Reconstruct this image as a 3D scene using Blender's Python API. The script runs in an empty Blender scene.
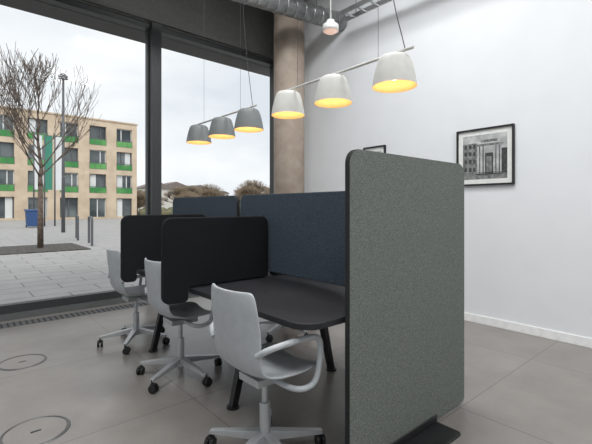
import bpy, bmesh, math, random
from mathutils import Vector, Matrix, Euler
random.seed(7)
S=bpy.context.scene
S.view_settings.view_transform='Standard'
H=1.25

# ---------------- materials ----------------
def lin(c):
    return tuple((v/255/12.92 if v/255<=.04045 else ((v/255+.055)/1.055)**2.4) for v in c)+(1,)
def mat(name,rgb,rough=.5,metal=0,rgb2=None,scale=20,detail=4,bump=0,emit=None,estr=0,spec=.5):
    m=bpy.data.materials.new(name); m.use_nodes=True
    n=m.node_tree.nodes; l=m.node_tree.links; b=n['Principled BSDF']
    b.inputs['Base Color'].default_value=lin(rgb)
    b.inputs['Roughness'].default_value=rough; b.inputs['Metallic'].default_value=metal
    b.inputs['Specular IOR Level'].default_value=spec
    if emit: b.inputs['Emission Color'].default_value=lin(emit); b.inputs['Emission Strength'].default_value=estr
    tc=n.new('ShaderNodeTexCoord'); nz=n.new('ShaderNodeTexNoise')
    nz.inputs['Scale'].default_value=scale; nz.inputs['Detail'].default_value=detail
    l.new(tc.outputs['Object'],nz.inputs['Vector'])
    if rgb2 is None: rgb2=tuple(min(255,v*1.03+1) for v in rgb)
    r=n.new('ShaderNodeValToRGB'); r.color_ramp.elements[0].color=lin(rgb); r.color_ramp.elements[1].color=lin(rgb2)
    r.color_ramp.elements[0].position=.38; r.color_ramp.elements[1].position=.62
    l.new(nz.outputs['Fac'],r.inputs['Fac']); l.new(r.outputs['Color'],b.inputs['Base Color'])
    if bump:
        bp=n.new('ShaderNodeBump'); bp.inputs['Strength'].default_value=bump; bp.inputs['Distance'].default_value=.01
        l.new(nz.outputs['Fac'],bp.inputs['Height']); l.new(bp.outputs['Normal'],b.inputs['Normal'])
    return m
def brickmat(name,c1,c2,mort,bw,bh,ms,rough=.6,rot=0,offset=.5,spec=.5,val=.93,nscale=2.2):
    m=mat(name,c1,rough,rgb2=c2,scale=nscale,detail=8,spec=spec)
    n=m.node_tree.nodes; l=m.node_tree.links; b=n['Principled BSDF']
    ramp=[x for x in n if x.type=='VALTORGB'][0]; tc=[x for x in n if x.type=='TEX_COORD'][0]
    nz=[x for x in n if x.type=='TEX_NOISE'][0]; nz.inputs['Roughness'].default_value=.65
    ramp.color_ramp.elements[0].position=.25; ramp.color_ramp.elements[1].position=.75
    mp=n.new('ShaderNodeMapping'); mp.inputs['Rotation'].default_value[2]=rot
    bk=n.new('ShaderNodeTexBrick'); bk.inputs['Scale'].default_value=1
    bk.inputs['Brick Width'].default_value=bw; bk.inputs['Row Height'].default_value=bh
    bk.inputs['Mortar Size'].default_value=ms; bk.offset=offset
    bk.inputs['Mortar Smooth'].default_value=.3
    l.new(tc.outputs['Object'],mp.inputs['Vector']); l.new(mp.outputs['Vector'],bk.inputs['Vector'])
    bk.inputs['Mortar'].default_value=lin(mort)
    hs=n.new('ShaderNodeHueSaturation'); hs.inputs['Value'].default_value=val
    l.new(ramp.outputs['Color'],hs.inputs['Color']); l.new(ramp.outputs['Color'],bk.inputs['Color1']); l.new(hs.outputs['Color'],bk.inputs['Color2'])
    l.new(bk.outputs['Color'],b.inputs['Base Color'])
    return m

M={}
M['wall']=mat('white_paint',(226,228,230),.9,rgb2=(228,230,232),scale=3,spec=.1)
M['ceil']=mat('ceiling_grey',(150,150,150),.9)
M['fascia']=mat('dark_fascia',(84,84,82),.7,rgb2=(90,90,88))
M['frame']=mat('window_frame_anthracite',(52,54,55),.45)
M['sill']=mat('sill_metal',(104,106,106),.4,metal=.3)
M['floor']=brickmat('floor_tile',(122,117,113),(144,139,134),(104,99,95),1.2,1.2,.004,rough=.3,offset=0,val=.98,nscale=2.5)
M['column']=mat('column_concrete',(170,154,140),.8,rgb2=(184,170,156),scale=6,bump=.1)
M['base']=mat('baseboard_white',(235,235,235),.5)
M['felt']=mat('felt_grey_green',(90,95,91),.95,rgb2=(128,133,127),scale=300,detail=6,bump=.2,spec=.1)
M['trimg']=mat('panel_edge_charcoal',(44,46,46),.8,spec=.2)
M['blackfab']=mat('black_fabric',(20,21,23),.9,rgb2=(38,40,43),scale=300,bump=.2,spec=.15)
M['bluefab']=mat('slate_blue_fabric',(50,58,66),.95,rgb2=(80,90,100),scale=300,detail=5,bump=.2,spec=.1)
M['table']=mat('table_dark_laminate',(36,37,41),.5,rgb2=(40,41,45),spec=.35)
M['metalblk']=mat('black_powder_coat',(24,24,26),.45)
M['shell']=mat('chair_shell_grey',(172,176,179),.5)
M['alu']=mat('chair_aluminium',(180,182,184),.35,metal=.4)
M['ring']=mat('outlet_ring_steel',(100,100,100),.4,metal=.5)
M['caster']=mat('caster_black',(18,18,19),.5)
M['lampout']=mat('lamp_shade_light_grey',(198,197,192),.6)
M['lampbacklit']=mat('lamp_shade_backlit',(112,116,116),.6)  # same lamps as the near group; their backlit darkness is put into the colour
M['lampin']=mat('lamp_inner_warm',(225,180,120),.6,emit=(255,195,110),estr=.3)
M['bulb']=mat('bulb_glow',(255,240,200),.5,emit=(255,230,180),estr=2.2)
M['galv']=mat('galvanised_steel',(160,162,162),.35,metal=.8,rgb2=(186,188,188),scale=9)
M['white']=mat('white_plastic',(225,225,222),.5)
M['amber']=mat('opal_diffuser',(240,215,200),.5,emit=(255,205,180),estr=.5)
M['paving']=brickmat('paving_slabs',(156,155,154),(176,174,172),(116,115,114),.9,.45,.012,rough=.8)
M['gravel']=mat('gravel',(46,44,43),.95,rgb2=(100,96,92),scale=14,detail=6,bump=.5)
M['bark']=mat('bark',(84,72,64),.9,rgb2=(112,98,88),scale=12)
M['stone']=mat('sandstone_facade',(190,172,150),.9,rgb2=(206,188,166),scale=.8)
M['glassdark']=mat('building_window_dark',(52,60,64),.2,rgb2=(112,120,122),scale=.35)
M['green']=mat('green_balustrade',(50,128,62),.5,rgb2=(96,160,86),scale=.5)
M['leadgrey']=mat('grey_metal',(90,92,95),.5)
M['blue']=mat('blue_plastic',(48,78,124),.5)
M['bannerw']=mat('banner_white',(210,213,213),.8)
M['bannerg']=mat('banner_green',(60,130,110),.8)
M['artmid']=mat('print_mid_grey',(96,98,98),.6,rgb2=(140,140,140),scale=30)
M['artlight']=mat('print_light_grey',(160,162,162),.6,rgb2=(196,196,196),scale=12)
M['artdark']=mat('print_dark_grey',(40,42,42),.6,rgb2=(72,72,72),scale=25)
M['hill']=mat('hill_scrub_hazed',(128,126,116),1,rgb2=(156,150,136),scale=.12,detail=8)  # distance haze is mixed into the scrub colour
M['bush']=mat('bush_twigs',(112,98,84),1,rgb2=(142,126,104),scale=2,detail=6)
M['hedge']=mat('hedge_green',(84,90,68),1,rgb2=(118,112,88),scale=2,detail=6)
M['roof']=mat('roof_tiles',(122,112,108),.9)
M['plaster']=mat('house_plaster',(200,198,192),.9)

def glassmat():
    m=bpy.data.materials.new('window_glass'); m.use_nodes=True
    n=m.node_tree.nodes; l=m.node_tree.links; n.clear()
    o=n.new('ShaderNodeOutputMaterial'); t=n.new('ShaderNodeBsdfTransparent'); g=n.new('ShaderNodeBsdfGlossy'); x=n.new('ShaderNodeMixShader')
    t.inputs[0].default_value=(.98,.99,.99,1); g.inputs['Roughness'].default_value=.05
    x.inputs[0].default_value=.004
    l.new(t.outputs[0],x.inputs[1]); l.new(g.outputs[0],x.inputs[2]); l.new(x.outputs[0],o.inputs[0])
    return m
M['glass']=glassmat()

# ---------------- mesh builder ----------------
class MB:
    def __init__(s,name): s.name=name; s.bm=bmesh.new(); s.mats=[]
    def mi(s,k):
        if k not in s.mats: s.mats.append(k)
        return s.mats.index(k)
    def box(s,c,d,k,rot=None):
        M4=Matrix.Translation(c)@(rot.to_matrix().to_4x4() if rot else Matrix())@Matrix.Diagonal((d[0],d[1],d[2],1))
        r=bmesh.ops.create_cube(s.bm,size=1,matrix=M4); i=s.mi(k)
        for f in {f for v in r['verts'] for f in v.link_faces}: f.material_index=i
    def bb(s,x0,x1,y0,y1,z0,z1,k): s.box(((x0+x1)/2,(y0+y1)/2,(z0+z1)/2),(abs(x1-x0),abs(y1-y0),abs(z1-z0)),k)
    def cyl(s,p0,p1,r0,r1,k,seg=16,smooth=True):
        p0=Vector(p0);p1=Vector(p1); d=p1-p0
        if d.length<1e-6: return
        t=d.normalized(); i=s.mi(k)
        up=Vector((0,0,1)) if abs(t.z)<.95 else Vector((1,0,0))
        u=(up-t*up.dot(t)).normalized(); w=t.cross(u); rg=[]
        off=math.pi/4 if seg==4 else 0
        for p,r in ((p0,r0),(p1,r1)):
            rg.append([s.bm.verts.new(p+u*math.cos(off+2*math.pi*j/seg)*r+w*math.sin(off+2*math.pi*j/seg)*r) for j in range(seg)])
        for j in range(seg):
            f=s.bm.faces.new((rg[0][j],rg[0][(j+1)%seg],rg[1][(j+1)%seg],rg[1][j])); f.material_index=i; f.smooth=smooth
        for q in rg: f=s.bm.faces.new(q); f.material_index=i
    def sphere(s,c,r,k,sc=(1,1,1),seg=16):
        M4=Matrix.Translation(c)@Matrix.Diagonal((sc[0],sc[1],sc[2],1))
        q=bmesh.ops.create_uvsphere(s.bm,u_segments=seg,v_segments=seg//2+2,radius=r,matrix=M4); i=s.mi(k)
        for f in {f for v in q['verts'] for f in v.link_faces}: f.material_index=i; f.smooth=True
    def tube(s,pts,r,k,seg=10):
        pts=[Vector(p) for p in pts]; i=s.mi(k); rings=[]; n=len(pts)
        up=None
        for a in range(n):
            if a==0: t=pts[1]-pts[0]
            elif a==n-1: t=pts[-1]-pts[-2]
            else: t=(pts[a+1]-pts[a-1])
            t.normalize()
            if up is None:
                up=Vector((0,0,1)) if abs(t.z)<.9 else Vector((1,0,0))
            u=(up-t*up.dot(t)).normalized(); w=t.cross(u); up=u
            rings.append([s.bm.verts.new(pts[a]+u*math.cos(2*math.pi*j/seg)*r+w*math.sin(2*math.pi*j/seg)*r) for j in range(seg)])
        for a in range(n-1):
            for j in range(seg):
                f=s.bm.faces.new((rings[a][j],rings[a][(j+1)%seg],rings[a+1][(j+1)%seg],rings[a+1][j])); f.material_index=i; f.smooth=True
        for rg in (rings[0],rings[-1]):
            f=s.bm.faces.new(rg); f.material_index=i
    def lathe(s,prof,c,k,seg=40):
        i=s.mi(k); rings=[]
        for r,z in prof:
            if r<1e-5: rings.append([s.bm.verts.new((c[0],c[1],c[2]+z))])
            else: rings.append([s.bm.verts.new((c[0]+r*math.cos(2*math.pi*j/seg),c[1]+r*math.sin(2*math.pi*j/seg),c[2]+z)) for j in range(seg)])
        for a in range(len(rings)-1):
            A,B=rings[a],rings[a+1]
            for j in range(seg):
                j2=(j+1)%seg
                vs=[A[0] if len(A)==1 else A[j]]
                if len(A)>1: vs.append(A[j2])
                if len(B)>1: vs+= [B[j2],B[j]]
                else: vs.append(B[0])
                f=s.bm.faces.new(vs); f.material_index=i; f.smooth=True
    def plate(s,pts,fn0,fn1,k,kedge=None):
        i=s.mi(k); e=s.mi(kedge or k)
        A=[s.bm.verts.new(fn0(*p)) for p in pts]; B=[s.bm.verts.new(fn1(*p)) for p in pts]
        f=s.bm.faces.new(A); f.material_index=i
        f=s.bm.faces.new(list(reversed(B))); f.material_index=i
        n=len(pts)
        for a in range(n):
            f=s.bm.faces.new((A[a],B[a],B[(a+1)%n],A[(a+1)%n])); f.material_index=e
    def done(s,loc=(0,0,0),rotz=0,bevel=0,parent=None,subsurf=0,solid=0):
        bmesh.ops.recalc_face_normals(s.bm,faces=s.bm.faces)
        me=bpy.data.meshes.new(s.name); s.bm.to_mesh(me); s.bm.free()
        for k in s.mats: me.materials.append(M[k])
        o=bpy.data.objects.new(s.name,me); S.collection.objects.link(o)
        o.location=loc; o.rotation_euler[2]=rotz
        if solid:
            m=o.modifiers.new('sol','SOLIDIFY'); m.thickness=solid; m.offset=0
        if bevel:
            m=o.modifiers.new('bev','BEVEL'); m.width=bevel; m.segments=3; m.limit_method='ANGLE'; m.angle_limit=math.radians(50)
        if subsurf:
            m=o.modifiers.new('sub','SUBSURF'); m.levels=subsurf; m.render_levels=subsurf
        if parent: o.parent=parent
        return o
def rpoly(c,n=8):
    out=[]; N=len(c)
    for i in range(N):
        x,y,r=c[i]; p=Vector((x,y)); a=Vector(c[i-1][:2])-p; b=Vector(c[(i+1)%N][:2])-p
        a.normalize(); b.normalize()
        if r<=0: out.append((x,y)); continue
        cen=p+a*r+b*r
        for j in range(n+1):
            t=j/n*math.pi/2
            q=cen-b*r*math.cos(t)-a*r*math.sin(t)
            out.append((q.x,q.y))
    return out
def empty(name,loc=(0,0,0),rotz=0):
    e=bpy.data.objects.new(name,None); S.collection.objects.link(e); e.location=loc; e.rotation_euler[2]=rotz; e.empty_display_size=.1; return e

# ---------------- room ----------------
XW,YW,ZC,HEAD=4.3,5.4,4.7,3.75
XL,YB=-4.5,-3.5
b=MB('floor'); b.bb(XL,XW,YB,YW+.1,-.1,0,'floor'); b.done()
b=MB('ceiling'); b.bb(XL-.2,XW+.2,YB-.2,YW+.25,ZC,ZC+.15,'ceil'); b.done()
b=MB('wall_right'); b.bb(XW,XW+.2,YB,YW+.25,-.1,ZC,'wall'); b.done()
b=MB('wall_back'); b.bb(XL,XW,YB-.2,YB,-.1,ZC,'wall'); b.done()
b=MB('wall_window_header'); b.bb(XL,XW,YW-.02,YW+.25,HEAD,ZC,'fascia'); b.bb(XL,XW,YW-.06,YW-.02,HEAD+.02,HEAD+.12,'fascia'); b.done()
b=MB('wall_left'); 
b.bb(XL-.2,XL,YB,YW+.25,3.75,ZC,'wall'); b.bb(XL-.2,XL,YB,YB+1,-.1,3.75,'wall'); b.done()
b=MB('baseboard_right'); b.bb(XW-.015,XW-.001,YB+.01,YW-.1,0,.085,'base'); b.done(bevel=.003)
b=MB('window_1')
f='frame'
b.bb(XL,XW,YW-.02,YW+.13,.0,.07,'sill'); b.bb(XL,XW,YW+.02,YW+.13,.07,.16,f)
b.bb(XL,XW,YW-.0,YW+.13,HEAD-.07,HEAD-.001,f)
for x in (-4.4,-2.1,.03,2.12):
    b.bb(x-.065,x+.065,YW-.08,YW+.14,.07,HEAD-.002,f)
    b.bb(x-.09,x-.065,YW+.02,YW+.1,.16,HEAD-.07,f); b.bb(x+.065,x+.09,YW+.02,YW+.1,.16,HEAD-.07,f)
b.bb(XW-.1,XW-.002,YW-.03,YW+.13,.07,HEAD-.002,f)
b.bb(XL+.05,XW-.05,YW+.07,YW+.08,.15,HEAD-.05,'glass')
b.done()
b=MB('window_2')
b.bb(XL-.13,XL-.002,YB+1,YW,.0,.12,f); b.bb(XL-.13,XL-.002,YB+1,YW,HEAD-.1,HEAD-.001,f)
for y in (-2.45,-.5,1.5,3.5,5.3): b.bb(XL-.13,XL-.002,y-.05,y+.05,.12,HEAD-.1,f)
b.bb(XL-.07,XL-.06,YB+1,YW,.1,HEAD-.05,'glass'); b.done()
b=MB('exterior_canopy'); b.bb(-8,8,YW+.26,YW+.66,HEAD-.02,HEAD+.3,'fascia'); b.done()
b=MB('trim_floor_grille'); 
b.bb(XL+.1,XW-.6,YW-.33,YW-.15,.0005,.004,'sill')
for i in range(90):
    x=-1.2+i*.055; b.bb(x,x+.02,YW-.32,YW-.16,.004,.007,'metalblk')
b.done()
b=MB('round_column'); b.cyl((3.92,4.67,0),(3.92,4.67,ZC),.235,.235,'column',48); b.cyl((3.92,4.67,0),(3.92,4.67,.06),.245,.245,'leadgrey',48); b.done()
for (x,y) in ((.44,3.87),(.36,2.62)):
    b=MB('floor_outlet_lid'); b.lathe([(0,.003),(.150,.003)],(x,y,0),'floor',48); b.lathe([(.150,.003),(.152,.001),(.156,.001),(.158,.005),(.166,.005),(.170,.0)],(x,y,0),'ring',48)
    b.bb(x-.025,x+.025,y-.007,y+.007,.003,.0045,'metalblk'); b.done()

# ceiling services
b=MB('ventilation_duct')
A=Vector((-2.0,4.97,3.92)); B=Vector((4.29,3.92,3.92)); b.cyl(A,B,.12,.12,'galv',32)
n=46
for i in range(n):
    p=A.lerp(B,i/n); d=(B-A).normalized(); b.cyl(p,p+d*.012,.125,.125,'galv',32)
for t in (.3,.55,.8,.93):
    p=A.lerp(B,t); b.cyl((p.x,p.y,p.z+.11),(p.x,p.y,ZC),.006,.006,'leadgrey',8)
b.done()
b=MB('cable_tray')
for x in (3.9,4.08): b.bb(x-.008,x+.008,-1,3.7,3.78,3.84,'galv')
for i in range(23): b.bb(3.9,4.08,-.9+i*.2,-.88+i*.2,3.785,3.795,'galv')
for y in (3.4,1.5,-.5): b.cyl((3.99,y,3.79),(3.99,y,ZC),.005,.005,'leadgrey',8)
b.done()
b=MB('ceiling_spotlight')
b.cyl((3.62,3.5,3.6),(3.62,3.5,ZC),.01,.01,'white',10)
b.lathe([(0,.13),(.05,.13),(.055,.1),(.1,.07),(.105,.0),(.09,-.005)],(3.62,3.5,3.47),'white'); b.lathe([(.09,-.005),(.05,-.03),(0,-.035)],(3.62,3.5,3.47),'amber'); b.done()

# framed pictures
def picture(y0,y1,z0,z1):
    b=MB('framed_picture'); x=XW-.002; t=.018
    b.bb(x-.03,x,y0,y1,z0,z0+t,'metalblk'); b.bb(x-.03,x,y0,y1,z1-t,z1,'metalblk')
    b.bb(x-.03,x,y0,y0+t,z0+t,z1-t,'metalblk'); b.bb(x-.03,x,y1-t,y1,z0+t,z1-t,'metalblk')
    b.bb(x-.012,x,y0+t,y1-t,z0+t,z1-t,'white')
    m=.05; w=y1-y0; h=z1-z0
    def q(u0,u1,v0,v1,k,lay):
        W=w-2*m-2*t; Hh=h-2*m-2*t; Y1=y1-t-m; Z0=z0+t+m
        b.bb(x-.013-.0006*lay,x-.0122,Y1-u1*W,Y1-u0*W,Z0+v0*Hh,Z0+v1*Hh,k)
    q(0,1,0,1,'artlight',0)
    q(0,1,0,.14,'artmid',1)
    q(0,.34,.12,.82,'artmid',2); q(.34,.88,.10,.78,'artlight',2); q(.88,1,.12,.66,'artdark',2)
    q(.30,.92,.74,.79,'artmid',3); q(.36,.86,.79,.82,'artlight',3); q(.42,.80,.82,.88,'artmid',3)
    q(.52,.70,.12,.58,'artdark',3); q(.55,.67,.14,.5,'artmid',4); q(.605,.615,.14,.5,'artdark',5)
    for u in (.38,.46,.74,.82): q(u,u+.03,.12,.74,'artmid',4); q(u+.022,u+.03,.12,.74,'artdark',5)
    for v in (.18,.36,.54,.7):
        for u in (.04,.15,.25): q(u,u+.055,v,v+.09,'artdark',4)
    q(.30,.92,.10,.125,'artdark',5); q(.34,.88,.14,.15,'artdark',5)
    b.done()
picture(1.58,2.18,1.48,2.09); picture(3.15,3.51,1.45,2.06)

# ---------------- furniture ----------------
TX0,TX1,TY0,TY1=1.14,2.40,1.25,4.05; TC=1.77
tb=empty('bench_desk')
b=MB('tabletop'); b.plate(rpoly([(TX0,TY0,.11),(TX1,TY0,.09),(TX1,TY1,.1),(TX0,TY1,.13)]),lambda x,y:(x,y,.74),lambda x,y:(x,y,.71),'table'); b.done(bevel=.004,parent=tb)
b=MB('underframe'); b.bb(TC-.04,TC+.04,1.27,3.9,.65,.709,'metalblk')
for y in (2.13,3.42):
    b.bb(1.4,2.14,y-.035,y+.035,.67,.709,'metalblk')
    for s in (-1,1):
        b.cyl((TC+s*.44,y,0),(TC+s*.27,y,.70),.03,.04,'metalblk',4,smooth=False)
        b.cyl((TC+s*.44,y,0),(TC+s*.44,y,.012),.04,.04,'metalblk',16)
b.done(parent=tb,bevel=.003)
for (y0,y1) in ((1.26,2.70),(2.75,3.98)):
    b=MB('divider_screen'); b.plate(rpoly([(y0,.78,.02),(y1,.78,.02),(y1,1.345,.06),(y0,1.345,.06)]),lambda y,z:(TC-.018,y,z),lambda y,z:(TC+.018,y,z),'bluefab','trimg')
    for y in (y0+.2,y1-.2): b.bb(TC-.02,TC+.02,y-.03,y+.03,.741,.80,'metalblk')
    b.done(bevel=.006,parent=tb)
for (xl,y) in ((.963,2.34),(1.01,3.25)):
  for side in (-1,1):
    b=MB('side_screen')
    if side<0: c=[(xl,.655,.05),(TX0-.012,.655,.03),(TX0-.012,.745,0),(TC-.02,.745,.02),(TC-.02,1.185,.06),(xl,1.185,.06)]
    else:
        xr=2*TC-xl; c=[(TC+.02,.745,.02),(TX1+.012,.745,0),(TX1+.012,.655,.03),(xr,.655,.05),(xr,1.185,.06),(TC+.02,1.185,.06)]
    b.plate(rpoly(c),lambda x,z:(x,y-.02,z),lambda x,z:(x,y+.02,z),'blackfab'); b.done(bevel=.008,parent=tb)

# large felt partition
b=MB('acoustic_partition')
PY=1.22
b.plate(rpoly([(1.37,.02,.03),(2.465,.02,.03),(2.465,1.52,.07),(1.37,1.52,.07)]),lambda x,z:(x,PY-.015,z),lambda x,z:(x,PY+.015,z),'felt','trimg')
b.plate(rpoly([(1.55,PY-.17,.02),(2.12,PY-.17,.02),(2.12,PY-.0155,.0),(1.55,PY-.0155,0)]),lambda x,y:(x,y,0),lambda x,y:(x,y,.014),'metalblk')
b.bb(1.55,2.12,PY-.024,PY-.0155,.014,.055,'metalblk')
b.done(bevel=.005)

# chairs
def smooth_path(pts,it=3):
    pts=[Vector(p) for p in pts]
    for _ in range(it):
        o=[pts[0]]
        for a,c in zip(pts[:-1],pts[1:]): o+= [a.lerp(c,.25),a.lerp(c,.75)]
        o.append(pts[-1]); pts=o
    return pts
def chair(loc,rot,star=0):
    root=empty('swivel_chair',(loc[0],loc[1],0),rot)
    b=MB('seat_shell'); i=b.mi('shell')
    prof=[(-.240,.875,.155),(-.238,.865,.18),(-.232,.80,.193),(-.221,.72,.198),(-.208,.64,.198),(-.196,.57,.193),(-.178,.515,.193),(-.145,.475,.198),(-.09,.455,.207),(0,.448,.215),(.09,.45,.215),(.16,.455,.21),(.2,.45,.195),(.215,.44,.16)]
    nu=12; rows=[]
    for (px,pz,hw) in prof:
        back=max(0,min(1,(pz-.46)/.2)); row=[]
        for j in range(nu+1):
            u=-1+2*j/nu
            row.append(b.bm.verts.new((px+back*.045*u*u,u*hw,pz+(1-back)*.028*u*u)))
        rows.append(row)
    for a in range(len(rows)-1):
        for j in range(nu):
            f=b.bm.faces.new((rows[a][j],rows[a][j+1],rows[a+1][j+1],rows[a+1][j])); f.smooth=True
    b.done(parent=root,solid=.014,subsurf=2)
    b=MB('armrests')
    for s in (-1,1):
        b.tube(smooth_path([(-.182,s*.18,.60),(-.165,s*.25,.645),(0,s*.255,.65),(.12,s*.255,.645),(.14,s*.255,.59),(.12,s*.25,.43),(.05,s*.24,.405),(0,s*.19,.41),(0,s*.05,.415)]),.014,'shell')
    b.done(parent=root)
    b=MB('swivel_base')
    b.box((0,0,.415),(.2,.16,.035),'alu'); b.cyl((0,0,.2),(0,0,.41),.016,.016,'alu'); b.cyl((0,0,.07),(0,0,.28),.027,.027,'alu')
    b.cyl((0,0,.075),(0,0,.135),.045,.036,'alu',24)
    b.cyl((.03,.08,.415),(.05,.21,.41),.006,.006,'caster',8)
    for k in range(5):
        a=star+k*2*math.pi/5; d=Vector((math.cos(a),math.sin(a),0)); n=Vector((-d.y,d.x,0))
        p0=d*.03+Vector((0,0,.115)); p1=d*.305+Vector((0,0,.08))
        vs=[]
        for p,w,h in ((p0,.024,.022),(p1,.014,.010)):
            vs.append([b.bm.verts.new(p+n*w*sx+Vector((0,0,h*sz))) for sx,sz in ((-1,-1),(1,-1),(1,1),(-1,1))])
        mi=b.mi('alu')
        for j in range(4):
            f=b.bm.faces.new((vs[0][j],vs[0][(j+1)%4],vs[1][(j+1)%4],vs[1][j])); f.material_index=mi
        for r in vs: f=b.bm.faces.new(r); f.material_index=mi
        c=d*.3; b.cyl(c+Vector((0,0,.05)),c+Vector((0,0,.085)),.008,.008,'caster',8)
        cc=c+n*.012
        for s in (-1,1):
            q=cc+d*(s*.014)+Vector((0,0,.028)); b.cyl(q-d*.009,q+d*.009,.028,.028,'caster',20)
        b.box((cc.x,cc.y,.05),(.034,.034,.02),'caster',Euler((0,0,a)))
    b.done(parent=root,bevel=.002)
FA=math.radians(49)
chair((1.185,1.60),math.radians(1),FA-math.radians(1))
chair((1.295,2.80),0,FA+.25)
chair((1.30,3.75),0,math.radians(-54))
chair((2.52,3.05),math.pi,.3)
chair((2.55,1.85),math.pi,.7)

# pendants
def pendant(y0,ys,y1,zb,shade):
    root=empty('rail_pendant_lamp')
    b=MB('rail'); b.cyl((TC,y0,zb),(TC,y1,zb),.008,.008,'lampout',12)
    for y in (y0+.22,y1-.22): b.cyl((TC,y,zb),(TC,y,ZC),.0012,.0012,'leadgrey',6)
    b.tube(smooth_path([(TC,y0+.2,ZC),(TC,y0+.21,3.0),(TC+.02,y0+.15,2.4),(TC,y0+.05,zb+.01)]),.0025,'metalblk',6)
    b.done(parent=root)
    for y in ys:
        b=MB('shade'); z=zb-.175
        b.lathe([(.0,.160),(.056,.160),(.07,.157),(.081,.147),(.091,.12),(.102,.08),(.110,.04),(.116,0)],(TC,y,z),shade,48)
        b.lathe([(.116,0),(.113,0),(.106,.04),(.098,.08),(.087,.118),(.077,.142),(.06,.15),(0,.152)],(TC,y,z),'lampin',48)
        b.cyl((TC,y,z+.16),(TC,y,zb),.012,.012,shade,12)
        b.cyl((TC,y,z+.11),(TC,y,z+.152),.02,.02,'white',16); b.sphere((TC,y,z+.07),.036,'bulb')
        b.done(parent=root)
        l=bpy.data.lights.new('bulb_light','POINT'); l.energy=.65; l.color=(1,.86,.66); l.shadow_soft_size=.03
        o=bpy.data.objects.new('bulb_light',l); S.collection.objects.link(o); o.location=(TC,y,z+.005); o.parent=root
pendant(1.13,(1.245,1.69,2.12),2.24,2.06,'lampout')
pendant(2.5,(2.6,3.01,3.43),3.55,2.03,'lampbacklit')

# ---------------- outside ----------------
b=MB('ground_paving'); b.bb(-40,60,YW+.1,46,-.25,-.03,'paving'); b.bb(-60,-4.7,-30,YW+.1,-.25,-.03,'paving'); b.done()
b=MB('ground_field'); b.bb(-200,300,46,260,-.4,-.1,'hill'); b.done()
b=MB('tree_pit'); b.bb(1.0,3.2,13.1,15.6,-.03,.0,'gravel'); b.done()
b=MB('bare_tree')
def branch(p,d,L,r,lvl):
    q=p
    for i in range(3):
        d=(d+Vector((random.uniform(-.12,.12),random.uniform(-.12,.12),.1))).normalized()
        q2=q+d*(L/3); r2=r*.82
        b.cyl(q,q2,max(r,.006),max(r2,.005),'bark',4)
        if lvl<4:
            for _ in range(2):
                a=random.uniform(0,6.28); side=Vector((math.cos(a),math.sin(a),0))
                nd=(d*.8+side*.5+Vector((0,0,.3))).normalized()
                branch(q2,nd,L*random.uniform(.48,.65),r2*.6,lvl+1)
        q=q2; r=r2
tx,ty=2.1,14.4
b.cyl((tx,ty,.001),(tx,ty,1.9),.085,.07,'bark',10)
q=Vector((tx,ty,1.9)); r=.07
for i in range(12):
    q2=q+Vector((random.uniform(-.04,.04),random.uniform(-.04,.04),.27)); b.cyl(q,q2,r,r*.88,'bark',8)
    for _ in range(2):
        a=random.uniform(0,6.28); nd=Vector((math.cos(a)*.75,math.sin(a)*.75,.75)).normalized()
        branch(q2,nd,max(.35,2.0-i*.14),r*.36,2)
    q=q2; r*=.88
b.done()
b=MB('street_lamp'); x,y=4.3,22.8
b.cyl((x,y,-.03),(x,y,7.7),.09,.05,'leadgrey',12); b.cyl((x,y,7.7),(x,y,7.85),.22,.22,'leadgrey',16); b.cyl((x,y,7.85),(x,y,7.95),.22,.08,'leadgrey',16); b.done()
for (x,y,k) in ((4.15,31,'bannerw'),(4.75,31,'bannerg'),(5.35,31,'bannerw')):
    b=MB('banner_flag'); b.cyl((x,y,-.03),(x,y,6.2),.05,.04,'leadgrey',8); b.box((x+.25,y,4.2),(.42,.03,3.6),k); b.bb(x,x+.46,y-.02,y+.02,6.0,6.05,'leadgrey'); b.done()
for (x,y) in ((3.9,29.5),(1.6,30.5),(.6,30.5)):
    b=MB('wheelie_bin'); b.plate(rpoly([(x-.38,y-.4,.05),(x+.38,y-.4,.05),(x+.38,y+.4,.05),(x-.38,y+.4,.05)],3),lambda a,c:(a,c,1.0),lambda a,c:(x+(a-x)*.85,y+(c-y)*.85,.05),'blue')
    b.box((x,y,1.05),(.84,.88,.09),'blue',Euler((.05,0,0))); 
    for s in (-.3,.3): b.cyl((x+s-.03,y+.35,.07),(x+s+.03,y+.35,.07),.1,.1,'caster')
    b.done(bevel=.02)
def hoop(x,y,x2,y2):
    b=MB('bike_rail'); b.tube(smooth_path([(x,y,-.03),(x,y,.75),(x,y,.88),(x+(x2-x)*.1,y+(y2-y)*.1,.9),(x+(x2-x)*.9,y+(y2-y)*.9,.9),(x2,y2,.88),(x2,y2,.75),(x2,y2,-.03)],2),.04,'leadgrey',8); b.done()
hoop(3.53,14.3,3.75,15.6); hoop(3.7,17,3.95,18.4)

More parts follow.
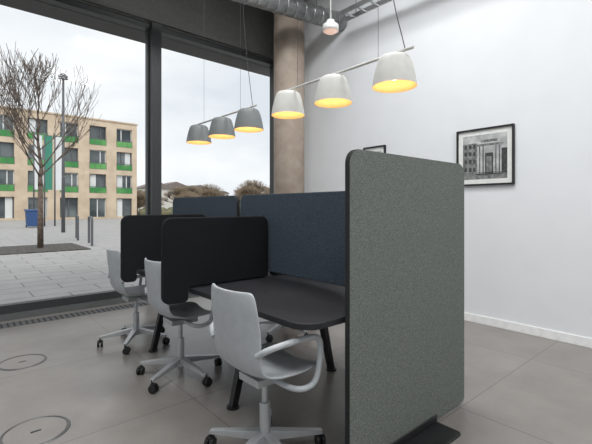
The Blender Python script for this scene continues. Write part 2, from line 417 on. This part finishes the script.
# apartment building
b=MB('apartment_building'); FY=48.8; X0,X1=-9.0,17.0; FH=2.72
b.bb(X0,X1,FY+.35,FY+14,-.1,11.1,'glassdark')
ncol=9; pitch=(X1-X0)/ncol; ww=1.75
for c in range(ncol+1):
    xc=X0+c*pitch
    b.bb(max(X0,xc-(pitch-ww)/2),min(X1,xc+(pitch-ww)/2),FY,FY+.4,-.1,11.1,'stone')
for fl in range(5):
    z=fl*FH
    zz0=max(-.1,z-.45); zz1=min(11.1,z+.12) if fl<4 else 11.1
    b.bb(X0,X1,FY+.01,FY+.4,zz0,zz1,'stone')
b.bb(X0-.1,X1+.1,FY-.1,FY+14,11.1,11.25,'stone'); b.bb(X1-.01,X1+.02,FY+.4,FY+14,-.1,11.1,'stone')
for c in range(ncol):
    xc=X0+(c+.5)*pitch
    for fl in range(4):
        z=fl*FH; k='bannerw' if (c*3+fl)%2 else 'leadgrey'
        off=random.choice((-.3,0,.3))
        b.bb(xc+off-.05,xc+off+.05,FY+.25,FY+.36,z+.1,z+2.27,k)
        b.bb(xc-ww/2,xc-ww/2+.07,FY+.25,FY+.36,z+.1,z+2.27,k); b.bb(xc+ww/2-.07,xc+ww/2,FY+.25,FY+.36,z+.1,z+2.27,k)
        b.bb(xc-ww/2,xc+ww/2,FY+.25,FY+.36,z+2.2,z+2.27,k)
        if fl>0:
            b.bb(xc-ww/2,xc+ww/2,FY-.02,FY+.04,z+.14,z+.75,'green'); b.bb(xc-ww/2-.05,xc+ww/2+.05,FY-.04,FY+.05,z+.8,z+.86,'leadgrey')
            for t in (-1,-.33,.33,1): b.bb(xc+t*ww/2-.02,xc+t*ww/2+.02,FY-.03,FY+.0,z+.1,z+.82,'leadgrey')
        if random.random()<.45:
            s=random.choice((-1,1)); b.bb(xc+s*.45-.3,xc+s*.45+.3,FY+.3,FY+.345,z+.1,z+2.2,'bannerw')
b.done()
b=MB('distant_town')
for i in range(60):
    x=random.uniform(30,150); y=random.uniform(100,138); w=random.uniform(4,10); h=random.uniform(2.5,5); z=random.uniform(.5,3)
    b.bb(x-w/2,x+w/2,y-3,y+3,-.1,z+h,'plaster')
    b.plate([(x-w/2-.3,z+h),(x+w/2+.3,z+h),(x,z+h+w*.18)],lambda a,c:(a,y-3.3,c),lambda a,c:(a,y+3.3,c),'roof')
    for t in (-.3,0,.3): b.bb(x+t*w-.4,x+t*w+.4,y-3.05,y-2.9,z+h-1.8,z+h-.6,'leadgrey')
b.done()
b=MB('hillside'); i=b.mi('hill'); rows=[]
for r in range(5):
    row=[]
    for k in range(80):
        x=-80+k*5; t=r/4
        h=(3.2+1.2*math.sin(k*.17+.5)+.6*math.sin(k*.6)+random.uniform(-.4,.4))*math.sin(t*math.pi*.5)
        row.append(b.bm.verts.new((x,150+t*60,-.1+max(0,h)*1.5)))
    rows.append(row)
for r in range(4):
    for k in range(79):
        f=b.bm.faces.new((rows[r][k],rows[r][k+1],rows[r+1][k+1],rows[r+1][k])); f.smooth=True
b.done()
def bush(x,y,h,n=90):
    b=MB('bare_bush_tree')
    b.cyl((x,y,-.1),(x,y,h*.4),.12,.08,'bush',6)
    for _ in range(n):
        a=random.uniform(0,6.28); e=random.uniform(.2,1.4); d=Vector((math.cos(a)*math.cos(e),math.sin(a)*math.cos(e),math.sin(e)))
        p=Vector((x,y,h*.3)); q=p+d*h*.42; b.cyl(p,q,.045,.03,'bush',4)
        for _ in range(7):
            d2=(d+Vector((random.uniform(-.7,.7),random.uniform(-.7,.7),random.uniform(-.3,.6)))).normalized(); b.cyl(q,q+d2*h*.25,.035,.014,'bush',3)
    b.done()
for (x,y,h) in ((31,64,4.2),(36,66,4.9),(41,60,5.4),(47,58,6.4),(25,66,4.0),(54,57,5.6),(60,55,5.0),(27,76,4.8),(50,72,7.6),(38,78,6.2),(57,68,6.6),(44,80,6.8),(21,60,3.6),(33,72,5.4),(29,60,3.6)): bush(x,y,h)
b=MB('hedge_row')
for i in range(70):
    x=18+i*.6; b.sphere((x,50+random.uniform(-1,1),.45),random.uniform(.6,1.1),'hedge',(1,1,random.uniform(.7,1.1)),8)
b.done()

# ---------------- lights / world ----------------
w=bpy.data.worlds.new('overcast_sky'); S.world=w; w.use_nodes=True
n=w.node_tree.nodes; l=w.node_tree.links; bg=n['Background']
tc=n.new('ShaderNodeTexCoord'); mp=n.new('ShaderNodeMapping'); mp.inputs['Scale'].default_value=(1,1,2.6)
nz=n.new('ShaderNodeTexNoise'); nz.inputs['Scale'].default_value=2.2; nz.inputs['Detail'].default_value=5; nz.inputs['Roughness'].default_value=.5
r=n.new('ShaderNodeValToRGB'); r.color_ramp.elements[0].position=.35; r.color_ramp.elements[1].position=.62
r.color_ramp.elements[0].color=lin((216,221,228)); r.color_ramp.elements[1].color=lin((245,246,248))
l.new(tc.outputs['Generated'],mp.inputs[0]); l.new(mp.outputs[0],nz.inputs['Vector']); l.new(nz.outputs['Fac'],r.inputs[0]); l.new(r.outputs[0],bg.inputs[0])
bg.inputs[1].default_value=1.15
sl=bpy.data.lights.new('hazy_sun','SUN'); sl.energy=2.0; sl.angle=math.radians(35); sl.color=(1,.97,.93)
so=bpy.data.objects.new('hazy_sun',sl); S.collection.objects.link(so); so.location=(0,-5,20)
so.rotation_euler=Vector((.25,.75,-.85)).to_track_quat('-Z','Y').to_euler()
for (x,y) in ((0,-1.2),(2.4,-.8),(0,2.2),(2.5,2.2)):  # unseen ceiling panels and area lights, added to fill the room with light
    b=MB('added_fill_panel'); b.bb(x-.65,x+.65,y-.65,y+.65,ZC-.06,ZC-.001,'white'); b.done()
    a=bpy.data.lights.new('added_fill_light','AREA'); a.shape='SQUARE'; a.size=1.2; a.energy=80; a.color=(.985,.995,1)
    o=bpy.data.objects.new('added_fill_light',a); S.collection.objects.link(o); o.location=(x,y,ZC-.07)

# ---------------- camera ----------------
c=bpy.data.cameras.new('camera'); cam=bpy.data.objects.new('camera',c); S.collection.objects.link(cam)
c.sensor_width=36; c.lens=398/592*36; c.shift_y=-15/592; c.clip_end=600; c.clip_start=.05
cam.location=(0,0,H); cam.rotation_euler=(math.radians(90),0,-math.radians(41.0))
S.camera=cam
